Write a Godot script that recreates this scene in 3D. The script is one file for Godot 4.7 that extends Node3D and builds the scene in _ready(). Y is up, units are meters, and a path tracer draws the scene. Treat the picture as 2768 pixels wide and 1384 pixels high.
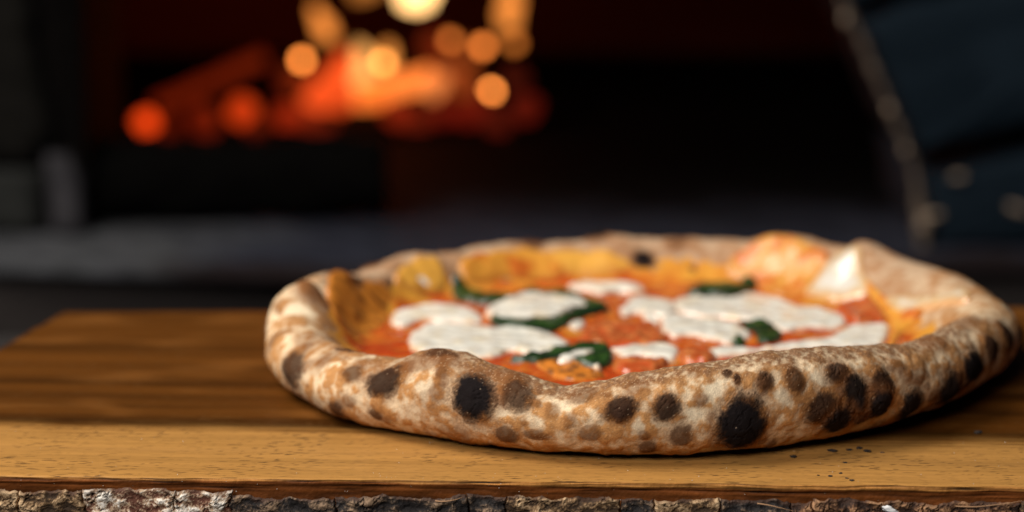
extends Node3D
# A pizza on a live-edge board in front of a wood-fired oven. Lengths in the tables are millimetres; y is up, the pizza's centre is the origin, the board's top is y = 0.

const CRUST_RADIUS := [[-180, 148.8], [-170, 148.2], [-160, 147.5], [-150, 145.5], [-138, 147], [-127, 144], [-113, 146], [-98, 145], [-85, 146], [-70, 151], [-55, 151], [-41, 150], [-24, 150], [-6, 149], [2, 148.4], [12, 144.5], [24, 140], [37, 138.5], [48, 138.5], [58, 138.5], [70, 139.5], [81, 141], [91, 142], [97, 142.5], [106, 143], [116, 144], [126, 145.5], [136, 148], [144, 150], [152, 149.5], [162, 150]]
const CRUST_HEIGHT := [[-178, 25], [-167.7, 28.9], [-158.8, 26.6], [-152.5, 23.1], [-148.6, 22.4], [-139.6, 24.1], [-133.8, 25.2], [-128.6, 22.6], [-115.7, 24.3], [-109.8, 23.2], [-98.7, 23.3], [-95.5, 25.6], [-84.7, 23.8], [-73.4, 23.7], [-67.5, 23.7], [-62.1, 27.3], [-57.2, 27.7], [-51.3, 26], [-46.9, 26.5], [-43.2, 30.4], [-35.4, 26.4], [-17.2, 26], [-8, 25], [6, 27], [20, 29], [33, 30], [43.2, 30], [56, 33.7], [71.6, 36], [79.8, 34.3], [88, 32.4], [96.6, 28.9], [102.1, 26], [104.6, 24.3], [106.5, 24.6], [110.3, 26.8], [115.6, 29], [121, 32.7], [123.1, 33.3], [126.7, 32.8], [129.6, 31], [134.2, 26.8], [140.1, 26], [150, 23.5], [160, 24.5], [172, 25], [178.9, 33.6]]
const CRUST_LIFT := [[-180, 0], [0, 1], [12, 2], [24, 2.6], [37, 3], [48, 3], [58, 2.5], [70, 1.8], [85, 1.3], [100, 1.3], [118, 1.1], [140, 0.6], [160, 0]]
const CRUST_WIDTH := [[-180, 41], [-150, 36], [-120, 32], [-90, 33], [-60, 42], [-35, 48], [-10, 46], [10, 40], [40, 36], [90, 34], [130, 36], [160, 40]]
const CHAR := [[117.3, 24, 6.9, 7.9, 1], [111.2, 42, 5.2, 5.4, 0.8], [132.1, 30, 6.9, 5.5, 0.85], [138.6, 40, 3.6, 3.6, 0.7], [154.1, 15, 7.1, 7.8, 0.8], [166.3, 33, 3.9, 5.3, 0.5], [96.1, 23, 5.1, 4.1, 0.85], [101.7, 54, 4.3, 3.4, 0.55], [122.5, 32, 2.3, 2.1, 0.3], [123.9, 5, 4, 2.8, 0.25], [112.3, -24, 3.5, 3.7, 0.7], [107.9, -15, 3.9, 2.4, 0.6], [100.4, -9, 3.4, 3.1, 0.55], [105.8, 30, 2.4, 2.9, 0.35], [133.6, -23, 2.4, 2.7, 0.7], [141.3, -30, 3.3, 4.3, 0.75], [178.2, 103, 6.3, 5.3, 0.4], [157.2, 81, 7, 6.2, 0.3], [125.1, 74, 6.1, 2.3, 0.75], [127.1, 54, 8.7, 2.9, 0.4], [123.3, 62, 4.5, 2.5, 0.45], [112.9, 73, 5.5, 3.2, 0.4], [103.2, 20, 2.1, 2, 0.3], [147.3, 55, 4.9, 6.8, 0.3], [120.7, -41, 5.3, 3.9, 0.3], [137.4, 64, 4.9, 2.7, 0.3], [146.7, 90, 7.9, 1.2, 0.8], [79.1, -15, 7.8, 8.8, 1], [89.8, 18, 4.2, 3.9, 0.85], [87.7, -22, 3.5, 3.5, 0.7], [75.4, 35, 2.7, 3.2, 0.8], [70.8, 33, 3.4, 4.2, 0.75], [63.3, 37, 4.9, 3.3, 0.85], [60.8, 9, 4.8, 5.5, 0.9], [66.4, -6, 6.6, 4.8, 0.85], [63.5, -26, 5.3, 4.7, 0.9], [55.7, 11, 4.8, 6.2, 0.85], [56.2, -12, 4.8, 4.8, 0.9], [49.1, -25, 5.8, 6.5, 0.9], [39, -14, 7.5, 7, 0.9], [32.3, 6, 8.6, 5.8, 0.95], [24.1, 22, 6, 5, 0.85], [15.3, 25, 6, 6.5, 0.85], [59, -18, 5.2, 4.8, 0.85], [80.7, 56, 1.6, 1.5, 0.8], [79.4, 45, 1.2, 1.8, 0.85], [92.3, -43, 2.7, 3.8, 0.7], [85, 23, 2, 2, 0.4], [73.6, -56, 1.7, 2.1, 0.6], [43.9, -14, 3.4, 2.4, 0.6], [47.7, 22, 5.4, 2.6, 0.4], [38.6, 72, 5.3, 5.3, 0.4], [21.6, 89, 9.4, 5.3, 0.35], [-87.1, 134, 4.9, 2.9, 0.95], [-80.8, 103, 4.6, 3.4, 0.5], [-76.8, 146, 2.6, 1.7, 0.75], [-159.9, 96, 7.4, 2, 0.85], [-157.6, 110, 6.2, 2.6, 0.8], [-147.9, 121, 4.8, 2.3, 0.5], [178.1, 101, 6.2, 3.1, 0.4], [-109.5, 104, 3.6, 1.9, 0.5], [-96, 84, 5, 4.5, 1], [-109, 88, 5, 3, 0.8]]
const PALE := [[173.1, 83, 4.6, 7.9, 1], [124.7, 17, 4.9, 3.4, 0.8], [112.8, 14, 2.9, 3.4, 0.9], [126.9, -13, 6.8, 4.4, 0.7], [148.8, 15, 6.3, 4.7, 0.8], [108.5, 11, 4.2, 2.7, 0.6], [104.8, 39, 3.5, 3.1, 0.6], [136.5, 1, 4, 2.9, 0.6], [116.4, -21, 3.9, 2.3, 0.5], [82.8, 33, 5.8, 4.1, 1], [73, 14, 4.5, 4.1, 0.9], [66.9, 33, 4.7, 3.3, 0.9], [86, 5, 3.4, 2.7, 0.8], [93.7, -1, 2.7, 3.8, 0.9], [77.7, 24, 4.3, 2, 0.7], [59.8, 41, 3.4, 1.6, 0.6]]
const STAINS := [[-59, -107.5, 12.8, 2.6, 0], [-56.2, -101.9, 10.8, 4.7, 1], [-86.5, -78.4, 8.8, 3.2, 2], [-112, -21.4, 2, 7.9, 2], [-106.7, 8.6, 9.8, 10.4, 2], [-105, -8.3, 4.9, 10.7, 1], [-74.6, -39.3, 7.9, 6.9, 1], [-53.2, 12.8, 4.9, 8.3, 2], [-120.2, -29.3, 5.9, 9.8, 0], [-124.5, -32.9, 3.9, 8.4, 3], [-108.6, -47.8, 2.9, 9.4, 3], [-111.9, -50.8, 2.9, 7, 0], [-96.1, -69.4, 3.9, 3, 0], [-20.9, -120, 12.8, 2, 0], [-32.4, -111.9, 12.3, 6.6, 2], [-3.7, -117.5, 7.4, 2, 2], [7.6, -114.4, 7.9, 2.5, 1], [27.5, -113.7, 7.4, 2.1, 0], [18.2, -102, 4.9, 12.8, 1], [-16.6, -72.1, 6.9, 12.2, 2], [-4.8, -91.9, 3.9, 7.6, 2], [58.2, -109.4, 7.9, 7.2, 1], [24.6, 0.2, 6.9, 8.4, 1], [8, 127, 12.3, 100.6, 1], [7.5, 28.9, 7.4, 5.9, 0], [31.6, 20.9, 2.9, 106.6, 2], [-27.3, -17, 3.9, 6.5, 0], [62.3, -112.6, 9.8, 4.9, 1], [73.7, -96.5, 3.9, 2.8, 2], [66, -91, 6.4, 5.7, 0], [81.3, -95.2, 2.9, 6.9, 0], [77.6, -71.2, 7.4, 6.5, 0], [94.4, -53.3, 7.4, 8.7, 2], [101.5, -55.1, 3.9, 9.5, 0], [73.6, -19, 5.9, 6.6, 2], [61.7, -25.7, 2.9, 4.4, 1], [105.3, -25.3, 3.9, 9, 1]]
const MOZZ := [
	[Vector2(-102, -44.8), Vector2(-99.2, -52.7), Vector2(-91.4, -62.5), Vector2(-83.3, -64.8), Vector2(-75.1, -62.5), Vector2(-67.9, -50.6), Vector2(-63.4, -36.8), Vector2(-66.5, -31.8), Vector2(-74.5, -32.2), Vector2(-79.7, -31.1), Vector2(-84.6, -35.6), Vector2(-89.9, -35.6), Vector2(-93.8, -25.4), Vector2(-97.9, -23.2), Vector2(-101.2, -27.7)],
	[Vector2(-94.5, -5.7), Vector2(-91, -21), Vector2(-82.4, -31.1), Vector2(-74.3, -26.6), Vector2(-61.1, -22.2), Vector2(-48, -19.9), Vector2(-37.7, -14.4), Vector2(-32.6, -5.7), Vector2(-27.9, 4.9), Vector2(-35.1, 16.4), Vector2(-45.7, 22.5), Vector2(-53.2, 13.2), Vector2(-57.7, 25.5), Vector2(-65.7, 27.6), Vector2(-73.8, 23.6), Vector2(-81, 16.4), Vector2(-87, 19.5), Vector2(-92.4, 9.1)],
	[Vector2(-64.7, -46), Vector2(-57.8, -60.1), Vector2(-50.7, -74.5), Vector2(-42.4, -78.2), Vector2(-30.3, -74.5), Vector2(-23.4, -67.3), Vector2(-18.3, -55.3), Vector2(-26.6, -48.3), Vector2(-32.2, -35.6), Vector2(-40.2, -33.3), Vector2(-49.7, -31.1), Vector2(-57.6, -29.9), Vector2(-61.4, -39)],
	[Vector2(15.1, -69.7), Vector2(21.6, -77), Vector2(33.4, -79.4), Vector2(41, -72.1), Vector2(46, -84.5), Vector2(53, -82), Vector2(59.4, -79.4), Vector2(65, -64.8), Vector2(74.8, -55.3), Vector2(82, -48.3), Vector2(85.9, -36.8), Vector2(83.9, -25.4), Vector2(75.9, -21), Vector2(65.7, -23.2), Vector2(58.2, -16.6), Vector2(52.8, -25.4), Vector2(45.8, -34.4), Vector2(35.7, -41.3), Vector2(25.1, -41.3), Vector2(17.5, -48.3)],
	[Vector2(8.2, -36.8), Vector2(14.8, -48.3), Vector2(24.9, -39), Vector2(35.2, -34.4), Vector2(42.3, -25.4), Vector2(44.7, -5.7), Vector2(40.7, -1.4), Vector2(32.8, 7), Vector2(27.5, -3.6), Vector2(20.2, -10.1), Vector2(10.1, -5.7), Vector2(8.5, -23.2)],
	[Vector2(-8.3, -48.3), Vector2(-2.9, -72.1), Vector2(1.8, -79.4), Vector2(9.9, -74.5), Vector2(17.6, -67.3), Vector2(17.7, -50.6), Vector2(11.6, -39), Vector2(5, -46), Vector2(-1.2, -50.6), Vector2(-5.3, -43.6)],
	[Vector2(-28.7, -99.6), Vector2(-18.3, -107.4), Vector2(-1.6, -102.2), Vector2(5.6, -99.6), Vector2(6.2, -89.5), Vector2(-0.6, -86.9), Vector2(-7.2, -89.5), Vector2(-13.6, -79.4), Vector2(-18.3, -89.5), Vector2(-26.1, -91.9)],
	[Vector2(-14.9, 13.2), Vector2(-8.2, 11.2), Vector2(-1.4, 7), Vector2(6.4, 4.9), Vector2(13.3, 9.1), Vector2(13.6, 19.5), Vector2(9.8, 31.5), Vector2(2.6, 27.5), Vector2(-2.2, 23.5), Vector2(-8.9, 27.5), Vector2(-11.6, 19.5)],
	[Vector2(19.1, 25.6), Vector2(22.8, 16.4), Vector2(34.3, 11.3), Vector2(47.3, 13.3), Vector2(54.8, 4.9), Vector2(64.2, -1.4), Vector2(71.4, -1.4), Vector2(78.9, -12.1), Vector2(85.3, -25.4), Vector2(93.7, -28.7), Vector2(101.8, -26.6), Vector2(98.2, -5.7), Vector2(92.5, 9.2), Vector2(80.4, 11.7), Vector2(62.5, 13.4), Vector2(47, 16.4), Vector2(33.8, 23.6)],
	[Vector2(72.3, -82.8), Vector2(79.4, -88.1), Vector2(84.5, -94.4), Vector2(98.3, -86.2), Vector2(96.4, -79.3), Vector2(98.2, -71.2), Vector2(97.8, -59.9), Vector2(90.4, -64.3), Vector2(86.7, -65.3), Vector2(78.9, -73.1)],
	[Vector2(102.3, -53.3), Vector2(109.3, -46.3), Vector2(118.9, -30.3), Vector2(125, -23.3), Vector2(130.4, -24.7), Vector2(132.1, -13.9), Vector2(128.5, -4.9), Vector2(120.8, -19.4), Vector2(114.2, -26.9), Vector2(107.3, -32), Vector2(104.5, -38.1), Vector2(102.8, -48.9)],
	[Vector2(-94.8, -79.6), Vector2(-91.6, -83.5), Vector2(-88.3, -83.4), Vector2(-85.5, -82.9), Vector2(-87.6, -79.6), Vector2(-91.4, -77.4), Vector2(-94.1, -77.1)],  # white highlight of the browned bubble, laid on as a cheese patch
	[Vector2(1.7, -43.6), Vector2(4.6, -48.3), Vector2(8.4, -39), Vector2(9, -31.1), Vector2(5.2, -29.9), Vector2(2.3, -34.4)],
	[Vector2(-29.7, -25.4), Vector2(-25.8, -34.4), Vector2(-21.1, -32.2), Vector2(-22.4, -23.2), Vector2(-27.3, -18.8)],
	[Vector2(-37, 35.5), Vector2(-28.2, 20.5), Vector2(-19.5, 15.4), Vector2(-18.7, 20.5), Vector2(-26, 31.5), Vector2(-31.1, 38.5)],
	[Vector2(-22.1, 41.4), Vector2(-20.2, 36.5), Vector2(-18.3, 39.5), Vector2(-18.3, 46.4), Vector2(-20.6, 49.2)]]
const BASIL := [
	[Vector2(-77.7, -91.6), Vector2(-75.2, -92.8), Vector2(-72.4, -92.8), Vector2(-68.4, -88.7), Vector2(-61.6, -80.2), Vector2(-50.6, -78.9), Vector2(-53.9, -66.8), Vector2(-67, -64.3), Vector2(-75.9, -74), Vector2(-77.6, -87.6)],
	[Vector2(-62, -39.8), Vector2(-57.8, -61.9), Vector2(-49.6, -85.8), Vector2(-42.3, -88.8), Vector2(-29, -85.8), Vector2(-21, -74), Vector2(-14.8, -61.9), Vector2(-10.8, -52.5), Vector2(-19.7, -44.4), Vector2(-27.3, -38.6), Vector2(-31.4, -21.8), Vector2(-39.3, -16.3), Vector2(-49.7, -16.7), Vector2(-57.6, -21.8)],
	[Vector2(22.8, -86.3), Vector2(28.1, -99), Vector2(38, -102.8), Vector2(45, -99), Vector2(50.1, -105.3), Vector2(54.7, -100.6), Vector2(55, -97.4), Vector2(49.6, -87.6), Vector2(44.1, -81.4), Vector2(40.9, -76.5), Vector2(33.6, -82.6), Vector2(25.8, -81.4)],
	[Vector2(38.6, -37.5), Vector2(45.6, -31.9), Vector2(53, -27.4), Vector2(57.2, -11.9), Vector2(52.3, 5.1), Vector2(46.2, 5.1), Vector2(45.9, -7.6), Vector2(43.5, -20.7)],
	[Vector2(-54.8, 31.6), Vector2(-44.8, 23.7), Vector2(-34.7, 15.5), Vector2(-27.9, 8.2), Vector2(-18.3, 9.7), Vector2(-12.5, 16.5), Vector2(-13.4, 33.7), Vector2(-18.5, 45.3), Vector2(-22.2, 39.5), Vector2(-27.5, 33.7), Vector2(-35.9, 32.7), Vector2(-44.9, 34)],
	[Vector2(34.3, 0.9), Vector2(37.5, -6.5), Vector2(40.7, -1.2), Vector2(39.6, 5.1), Vector2(36, 5.1)]]
const TOMATO := [
	[Vector2(-27.3, 4.1), Vector2(-22.2, -13), Vector2(-19, -30.8), Vector2(-12.5, -35.3), Vector2(-9.7, -26.3), Vector2(-2.5, -24.1), Vector2(3, -28.6), Vector2(7.5, -24.1), Vector2(8.7, -8.7), Vector2(9, 4.1), Vector2(-1.4, 8.3), Vector2(-11.7, 10.4), Vector2(-21.8, 8.3)],
	[Vector2(12.7, 24.7), Vector2(17, 14.5), Vector2(23.8, 10.4), Vector2(26.6, 20.7), Vector2(26.6, 32.8), Vector2(19.4, 36.8), Vector2(13.7, 32.8)],
	[Vector2(83.4, -56.1), Vector2(90.1, -61.8), Vector2(96.6, -58.8), Vector2(99.8, -50.6), Vector2(102.6, -35.7), Vector2(96.9, -33), Vector2(86.6, -30.7), Vector2(84.8, -42.1)],
	[Vector2(-12, 30.8), Vector2(-5.9, 26.8), Vector2(2.5, 28.8), Vector2(8.6, 34.7), Vector2(4, 46.6), Vector2(-6, 50.4), Vector2(-12.7, 48.4)]]
const GOLDEN := [
	[Vector2(-127.1, -39.4), Vector2(-122.9, -48), Vector2(-118.2, -49.1), Vector2(-112.1, -55.2), Vector2(-106.1, -62.8), Vector2(-102.7, -60.4), Vector2(-104.5, -50.6), Vector2(-103, -41.9), Vector2(-106.3, -22.4), Vector2(-112.8, -9.4), Vector2(-118.1, 3.5), Vector2(-122.4, 7.4), Vector2(-126.2, -18)],
	[Vector2(-102.6, -70.1), Vector2(-98.7, -81.6), Vector2(-92.9, -88.8), Vector2(-86.3, -94), Vector2(-82.4, -93.2), Vector2(-80.7, -89), Vector2(-81.7, -83.3), Vector2(-89.2, -77.9), Vector2(-95.6, -72.5)],
	[Vector2(-75.8, -98.9), Vector2(-67.5, -106.3), Vector2(-56.2, -113.9), Vector2(-44.8, -120.2), Vector2(-35.6, -119.6), Vector2(-27.6, -119.3), Vector2(-30.6, -113.8), Vector2(-42, -110.6), Vector2(-56.2, -105.9), Vector2(-67.4, -95.7), Vector2(-73, -94.3)],
	[Vector2(-39.2, -120.2), Vector2(-30.6, -122.4), Vector2(-17.4, -123.2), Vector2(-5.9, -122.5), Vector2(-0.8, -121.3), Vector2(0.9, -119), Vector2(-9.5, -117.1), Vector2(-22.1, -115.9), Vector2(-32.4, -115.7)],
	[Vector2(41.4, -112.3), Vector2(45.9, -118.6), Vector2(54.4, -119), Vector2(63, -120.7), Vector2(85.7, -100.1), Vector2(83.1, -91.2), Vector2(77.1, -86), Vector2(72.3, -82.2), Vector2(62.1, -80.6), Vector2(55.6, -98.9), Vector2(47.9, -107.7)],
	[Vector2(97, -70.1), Vector2(99.2, -66.4), Vector2(103.8, -52), Vector2(106.9, -36.7), Vector2(115.2, -26), Vector2(112.9, -24.1), Vector2(106.8, -18.1), Vector2(100.4, -2.7), Vector2(79.9, 96), Vector2(100.2, -15.6), Vector2(103.7, -32.1), Vector2(100.7, -48.8), Vector2(97.5, -60.7)],
	[Vector2(-44.9, 34.1), Vector2(-37.4, 27.7), Vector2(-27.5, 32.1), Vector2(-20.4, 43.9), Vector2(-16.3, 51.6), Vector2(-22.8, 58.2), Vector2(-30.6, 61), Vector2(-37.2, 51.6)]]

const STEPS := 2880
var radius_at: PackedFloat32Array
var height_at: PackedFloat32Array
var lift_at: PackedFloat32Array
var width_at: PackedFloat32Array
var coarse := FastNoiseLite.new()
var medium := FastNoiseLite.new()
var fine := FastNoiseLite.new()
var lumps := FastNoiseLite.new()
var rng := RandomNumberGenerator.new()
var relief := {}


func _ready() -> void:
	# ---- camera
	var camera := Camera3D.new()
	camera.name = "camera"
	var lens := CameraAttributesPhysical.new()
	lens.frustum_focal_length = 117.8
	lens.frustum_near = 0.02
	lens.frustum_far = 40.0
	lens.frustum_focus_distance = 0.856
	lens.exposure_aperture = 6.4
	camera.attributes = lens
	add_child(camera)
	camera.position = Vector3(-0.05213, 0.2510, 0.96894)
	camera.rotation_degrees = Vector3(-12.062, 0, 0)
	camera.fov = 11.633
	camera.near = 0.02
	camera.far = 40.0
	camera.current = true
	# ---- surroundings: dim cool air of a shaded yard, no sky in view
	var around := WorldEnvironment.new()
	around.name = "environment"
	var e := Environment.new()
	e.background_mode = Environment.BG_COLOR
	e.background_color = Color(0.085, 0.105, 0.145)
	e.background_energy_multiplier = 1.0
	e.tonemap_mode = Environment.TONE_MAPPER_LINEAR
	e.tonemap_exposure = 1.0
	e.sdfgi_enabled = true
	e.ssao_enabled = true
	e.ssil_enabled = true
	around.environment = e
	add_child(around)
	# ---- lamps: one broad soft light high on the left, one weaker from behind the camera
	soft_light("window_light", Vector3(-0.8, 1.1, 0.1), Vector3(0, 0, 0.02), Vector2(0.75, 0.6), 2.15, Color(1.0, 0.97, 0.93))
	soft_light("front_light", Vector3(-0.65, 0.95, 1.3), Vector3(0, 0, 0.05), Vector2(0.8, 0.5), 1.95, Color(1.0, 0.98, 0.96))

	rng.seed = 77
	set_noise(coarse, 11, 1.0 / 16.0, 3)
	set_noise(medium, 23, 1.0 / 6.0, 3)
	set_noise(fine, 37, 1.0 / 1.3, 2)
	set_noise(lumps, 51, 1.0 / 13.0, 2)
	radius_at = spread(CRUST_RADIUS)
	height_at = spread(CRUST_HEIGHT)
	lift_at = spread(CRUST_LIFT)
	width_at = spread(CRUST_WIDTH)

	build_oven()
	build_worktop()
	build_board()
	build_fire()
	build_pizza()
	build_crumbs()


# ------------------------------------------------------------------ helpers
func set_noise(n: FastNoiseLite, s: int, f: float, octaves: int) -> void:
	n.seed = s
	n.noise_type = FastNoiseLite.TYPE_SIMPLEX_SMOOTH
	n.frequency = f
	n.fractal_octaves = octaves


func soft_light(called: String, at: Vector3, to: Vector3, area: Vector2, energy: float, tint: Color) -> void:
	var l := AreaLight3D.new()
	l.name = called
	l.area_size = area
	l.light_energy = energy
	l.light_color = tint
	l.shadow_enabled = true
	add_child(l)
	l.look_at_from_position(at, to, Vector3.UP)


func spread(keys: Array) -> PackedFloat32Array:
	# a table of [angle, value] round the rim, smoothly filled in
	var n := keys.size()
	var xs := [keys[n - 1][0] - 360.0]
	var ys := [keys[n - 1][1]]
	for k in keys:
		xs.append(float(k[0]))
		ys.append(float(k[1]))
	xs.append(keys[0][0] + 360.0)
	ys.append(keys[0][1])
	var out := PackedFloat32Array()
	out.resize(STEPS)
	var i := 0
	for s in STEPS:
		var phi := -180.0 + 360.0 * s / STEPS
		while i < xs.size() - 2 and xs[i + 1] <= phi:
			i += 1
		var h: float = xs[i + 1] - xs[i]
		var t: float = (phi - xs[i]) / h
		var a := slope(xs, ys, i)
		var b := slope(xs, ys, i + 1)
		out[s] = (2 * t * t * t - 3 * t * t + 1) * ys[i] + (t * t * t - 2 * t * t + t) * h * a + (3 * t * t - 2 * t * t * t) * ys[i + 1] + (t * t * t - t * t) * h * b
	return out


func slope(xs: Array, ys: Array, k: int) -> float:
	var a := maxi(k - 1, 0)
	var b := mini(k + 1, xs.size() - 1)
	return (ys[b] - ys[a]) / (xs[b] - xs[a])


func around_rim(t: PackedFloat32Array, phi: float) -> float:
	var f := fposmod((phi + 180.0) / 360.0, 1.0) * STEPS
	var i := int(f)
	return lerpf(t[i % STEPS], t[(i + 1) % STEPS], f - i)


func tint(c: Color, s: float) -> Color:
	return Color(c.r * s, c.g * s, c.b * s)


func numbered(called: String, parent: Node) -> String:
	if not parent.has_node(called):
		return called
	var k := 1
	while parent.has_node("%s_%03d" % [called, k]):
		k += 1
	return "%s_%03d" % [called, k]


func put(called: String, m: Mesh, material: Material, parent: Node = null) -> MeshInstance3D:
	var o := MeshInstance3D.new()
	var to: Node = parent if parent else self
	o.name = numbered(called, to)
	o.mesh = m
	o.material_override = material
	o.cast_shadow = GeometryInstance3D.SHADOW_CASTING_SETTING_ON
	to.add_child(o, true)
	return o


func thing(called: String, label: String, category: String, group := "") -> Node3D:
	var o := Node3D.new()
	o.name = numbered(called, self)
	add_child(o, true)
	tag(o, label, category, group)
	return o


func tag(o: Node, label: String, category: String, group := "") -> void:
	o.set_meta("label", label)
	o.set_meta("category", category)
	if group:
		o.set_meta("group", group)


func surface(c: Color, rough: float, vertex := false, bump := "", bump_cm := 0.0, bump_scale := 25.0) -> StandardMaterial3D:
	var m := StandardMaterial3D.new()
	m.albedo_color = c.linear_to_srgb()
	m.roughness = rough
	m.vertex_color_use_as_albedo = vertex
	m.vertex_color_is_srgb = vertex
	if bump:
		m.heightmap_enabled = true
		m.heightmap_texture = relief_texture(bump)
		m.heightmap_scale = bump_cm
		m.uv1_triplanar = true
		m.uv1_scale = Vector3.ONE * bump_scale
	if rough < 0.33 and vertex:
		m.clearcoat_enabled = true
		m.clearcoat = 0.35
		m.clearcoat_roughness = 0.12
	return m


func relief_texture(kind: String) -> NoiseTexture2D:
	if not relief.has(kind):
		var n := FastNoiseLite.new()
		n.seed = 5 + relief.size()
		if kind == "grain":
			n.noise_type = FastNoiseLite.TYPE_SIMPLEX
			n.frequency = 0.045
			n.fractal_octaves = 3
		elif kind == "rough":
			n.noise_type = FastNoiseLite.TYPE_SIMPLEX
			n.fractal_type = FastNoiseLite.FRACTAL_RIDGED
			n.frequency = 0.012
			n.fractal_octaves = 5
		else:
			n.noise_type = FastNoiseLite.TYPE_SIMPLEX_SMOOTH
			n.frequency = 0.012
			n.fractal_octaves = 3
		var t := NoiseTexture2D.new()
		t.width = 512
		t.height = 512
		t.seamless = true
		t.noise = n
		relief[kind] = t
	return relief[kind]


func glow(c: Color, energy: float) -> StandardMaterial3D:
	var m := StandardMaterial3D.new()
	m.albedo_color = Color(0.02, 0.012, 0.01)
	m.roughness = 1.0
	m.emission_enabled = true
	m.emission = c.linear_to_srgb()
	m.emission_energy_multiplier = energy
	return m


func grid(p: PackedVector3Array, c: PackedColorArray, nx: int, ny: int, flip: bool, wrap := false, keep := PackedByteArray()) -> ArrayMesh:
	# nx * ny points in millimetres, colours linear
	var n := PackedVector3Array()
	n.resize(nx * ny)
	var out := PackedVector3Array()
	out.resize(nx * ny)
	var colors := PackedColorArray()
	colors.resize(nx * ny if c.size() else 0)
	var sgn := -1.0 if flip else 1.0
	for j in ny:
		var j0 := maxi(j - 1, 0) * nx
		var j1 := mini(j + 1, ny - 1) * nx
		for i in nx:
			var k := j * nx + i
			var a := i - 1
			var b := i + 1
			if wrap:
				a = (a + nx) % nx
				b = b % nx
			else:
				a = maxi(a, 0)
				b = mini(b, nx - 1)
			var v := (p[j * nx + b] - p[j * nx + a]).cross(p[j1 + i] - p[j0 + i])
			n[k] = v.normalized() * sgn if v.length_squared() > 1e-14 else Vector3.UP
			out[k] = p[k] * 0.001
			if c.size():
				var q := c[k]
				colors[k] = Color(pow(clampf(q.r, 0, 1), 0.4545), pow(clampf(q.g, 0, 1), 0.4545), pow(clampf(q.b, 0, 1), 0.4545))
	var index := PackedInt32Array()
	var last := nx if wrap else nx - 1
	for j in ny - 1:
		for i in last:
			var a := j * nx + i
			var b := j * nx + (i + 1) % nx
			if keep.size() and not (keep[a] and keep[b] and keep[a + nx] and keep[b + nx]):
				continue
			if flip:
				index.append_array([a, b, a + nx, b, b + nx, a + nx])
			else:
				index.append_array([a, a + nx, b, b, a + nx, b + nx])
	var arrays := []
	arrays.resize(Mesh.ARRAY_MAX)
	if keep.size():
		# drop the points no triangle uses
		var now := PackedInt32Array()
		now.resize(nx * ny)
		now.fill(-1)
		var p2 := PackedVector3Array()
		var n2 := PackedVector3Array()
		var c2 := PackedColorArray()
		for k in index.size():
			var v := index[k]
			if now[v] < 0:
				now[v] = p2.size()
				p2.append(out[v])
				n2.append(n[v])
				if c.size():
					c2.append(colors[v])
			index[k] = now[v]
		out = p2
		n = n2
		colors = c2
	arrays[Mesh.ARRAY_VERTEX] = out
	arrays[Mesh.ARRAY_NORMAL] = n
	if c.size():
		arrays[Mesh.ARRAY_COLOR] = colors
	arrays[Mesh.ARRAY_INDEX] = index
	var m := ArrayMesh.new()
	m.add_surface_from_arrays(Mesh.PRIMITIVE_TRIANGLES, arrays)
	return m


func lump(r: Vector3, rough: float, s: int, parts := 28) -> ArrayMesh:
	# an uneven stone-like lump, radii in millimetres, standing on y = 0
	var n := FastNoiseLite.new()
	set_noise(n, s, 0.9, 3)
	var p := PackedVector3Array()
	var ny := parts / 2 + 1
	for j in ny:
		var v := PI * (j / float(ny - 1) - 0.5)
		for i in parts:
			var a := TAU * i / parts
			var d := Vector3(cos(a) * cos(v), sin(v), sin(a) * cos(v))
			d *= 1.0 + rough * n.get_noise_3dv(d * 1.6)
			p.append(Vector3(d.x * r.x, (d.y + 0.92) * r.y, d.z * r.z))
	return grid(p, PackedColorArray(), parts, ny, true, true)


func slab(x0: float, x1: float, y0: float, y1: float, z0: float, z1: float, chamfer: float, s: int, wear: float) -> ArrayMesh:
	# a stone block in millimetres with worn, chamfered edges: rings of a rounded box
	var corners := [Vector2(x0, y0), Vector2(x1, y0), Vector2(x1, y1), Vector2(x0, y1)]
	return prism(PackedVector2Array(corners), z0, z1, chamfer, s, wear)


func prism(outline: PackedVector2Array, z0: float, z1: float, chamfer: float, s: int, wear: float) -> ArrayMesh:
	# the outline stands in the x-y plane (counter-clockwise seen from +z) and runs back from z1 to z0; edges chamfered and slightly uneven
	var n := FastNoiseLite.new()
	set_noise(n, s, 0.05, 3)
	var line := PackedVector2Array()
	for k in outline.size():
		var a := outline[k]
		var b := outline[(k + 1) % outline.size()]
		var steps := maxi(2, int(a.distance_to(b) / 6.0))
		steps = mini(steps, 40)
		for t in steps:
			line.append(a.lerp(b, t / float(steps)))
	var mid := Vector2.ZERO
	for q in line:
		mid += q
	mid /= line.size()
	var nx := line.size()
	var rows := [[0.0, z1], [0.5, z1], [1.0 - chamfer / 60.0, z1], [1.0, z1 - chamfer], [1.0, lerpf(z1, z0, 0.5)], [1.0, z0]]
	var p := PackedVector3Array()
	for r in rows:
		for q in line:
			var d: Vector2 = mid + (q - mid) * r[0]
			var w := wear * n.get_noise_3d(d.x, d.y, r[1])
			if r[0] == 1.0:
				d += (q - mid).normalized() * w
			p.append(Vector3(d.x, d.y, r[1] + (w if r[1] > z1 - chamfer * 1.5 else 0.0)))
	return grid(p, PackedColorArray(), nx, rows.size(), true, true)


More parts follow.
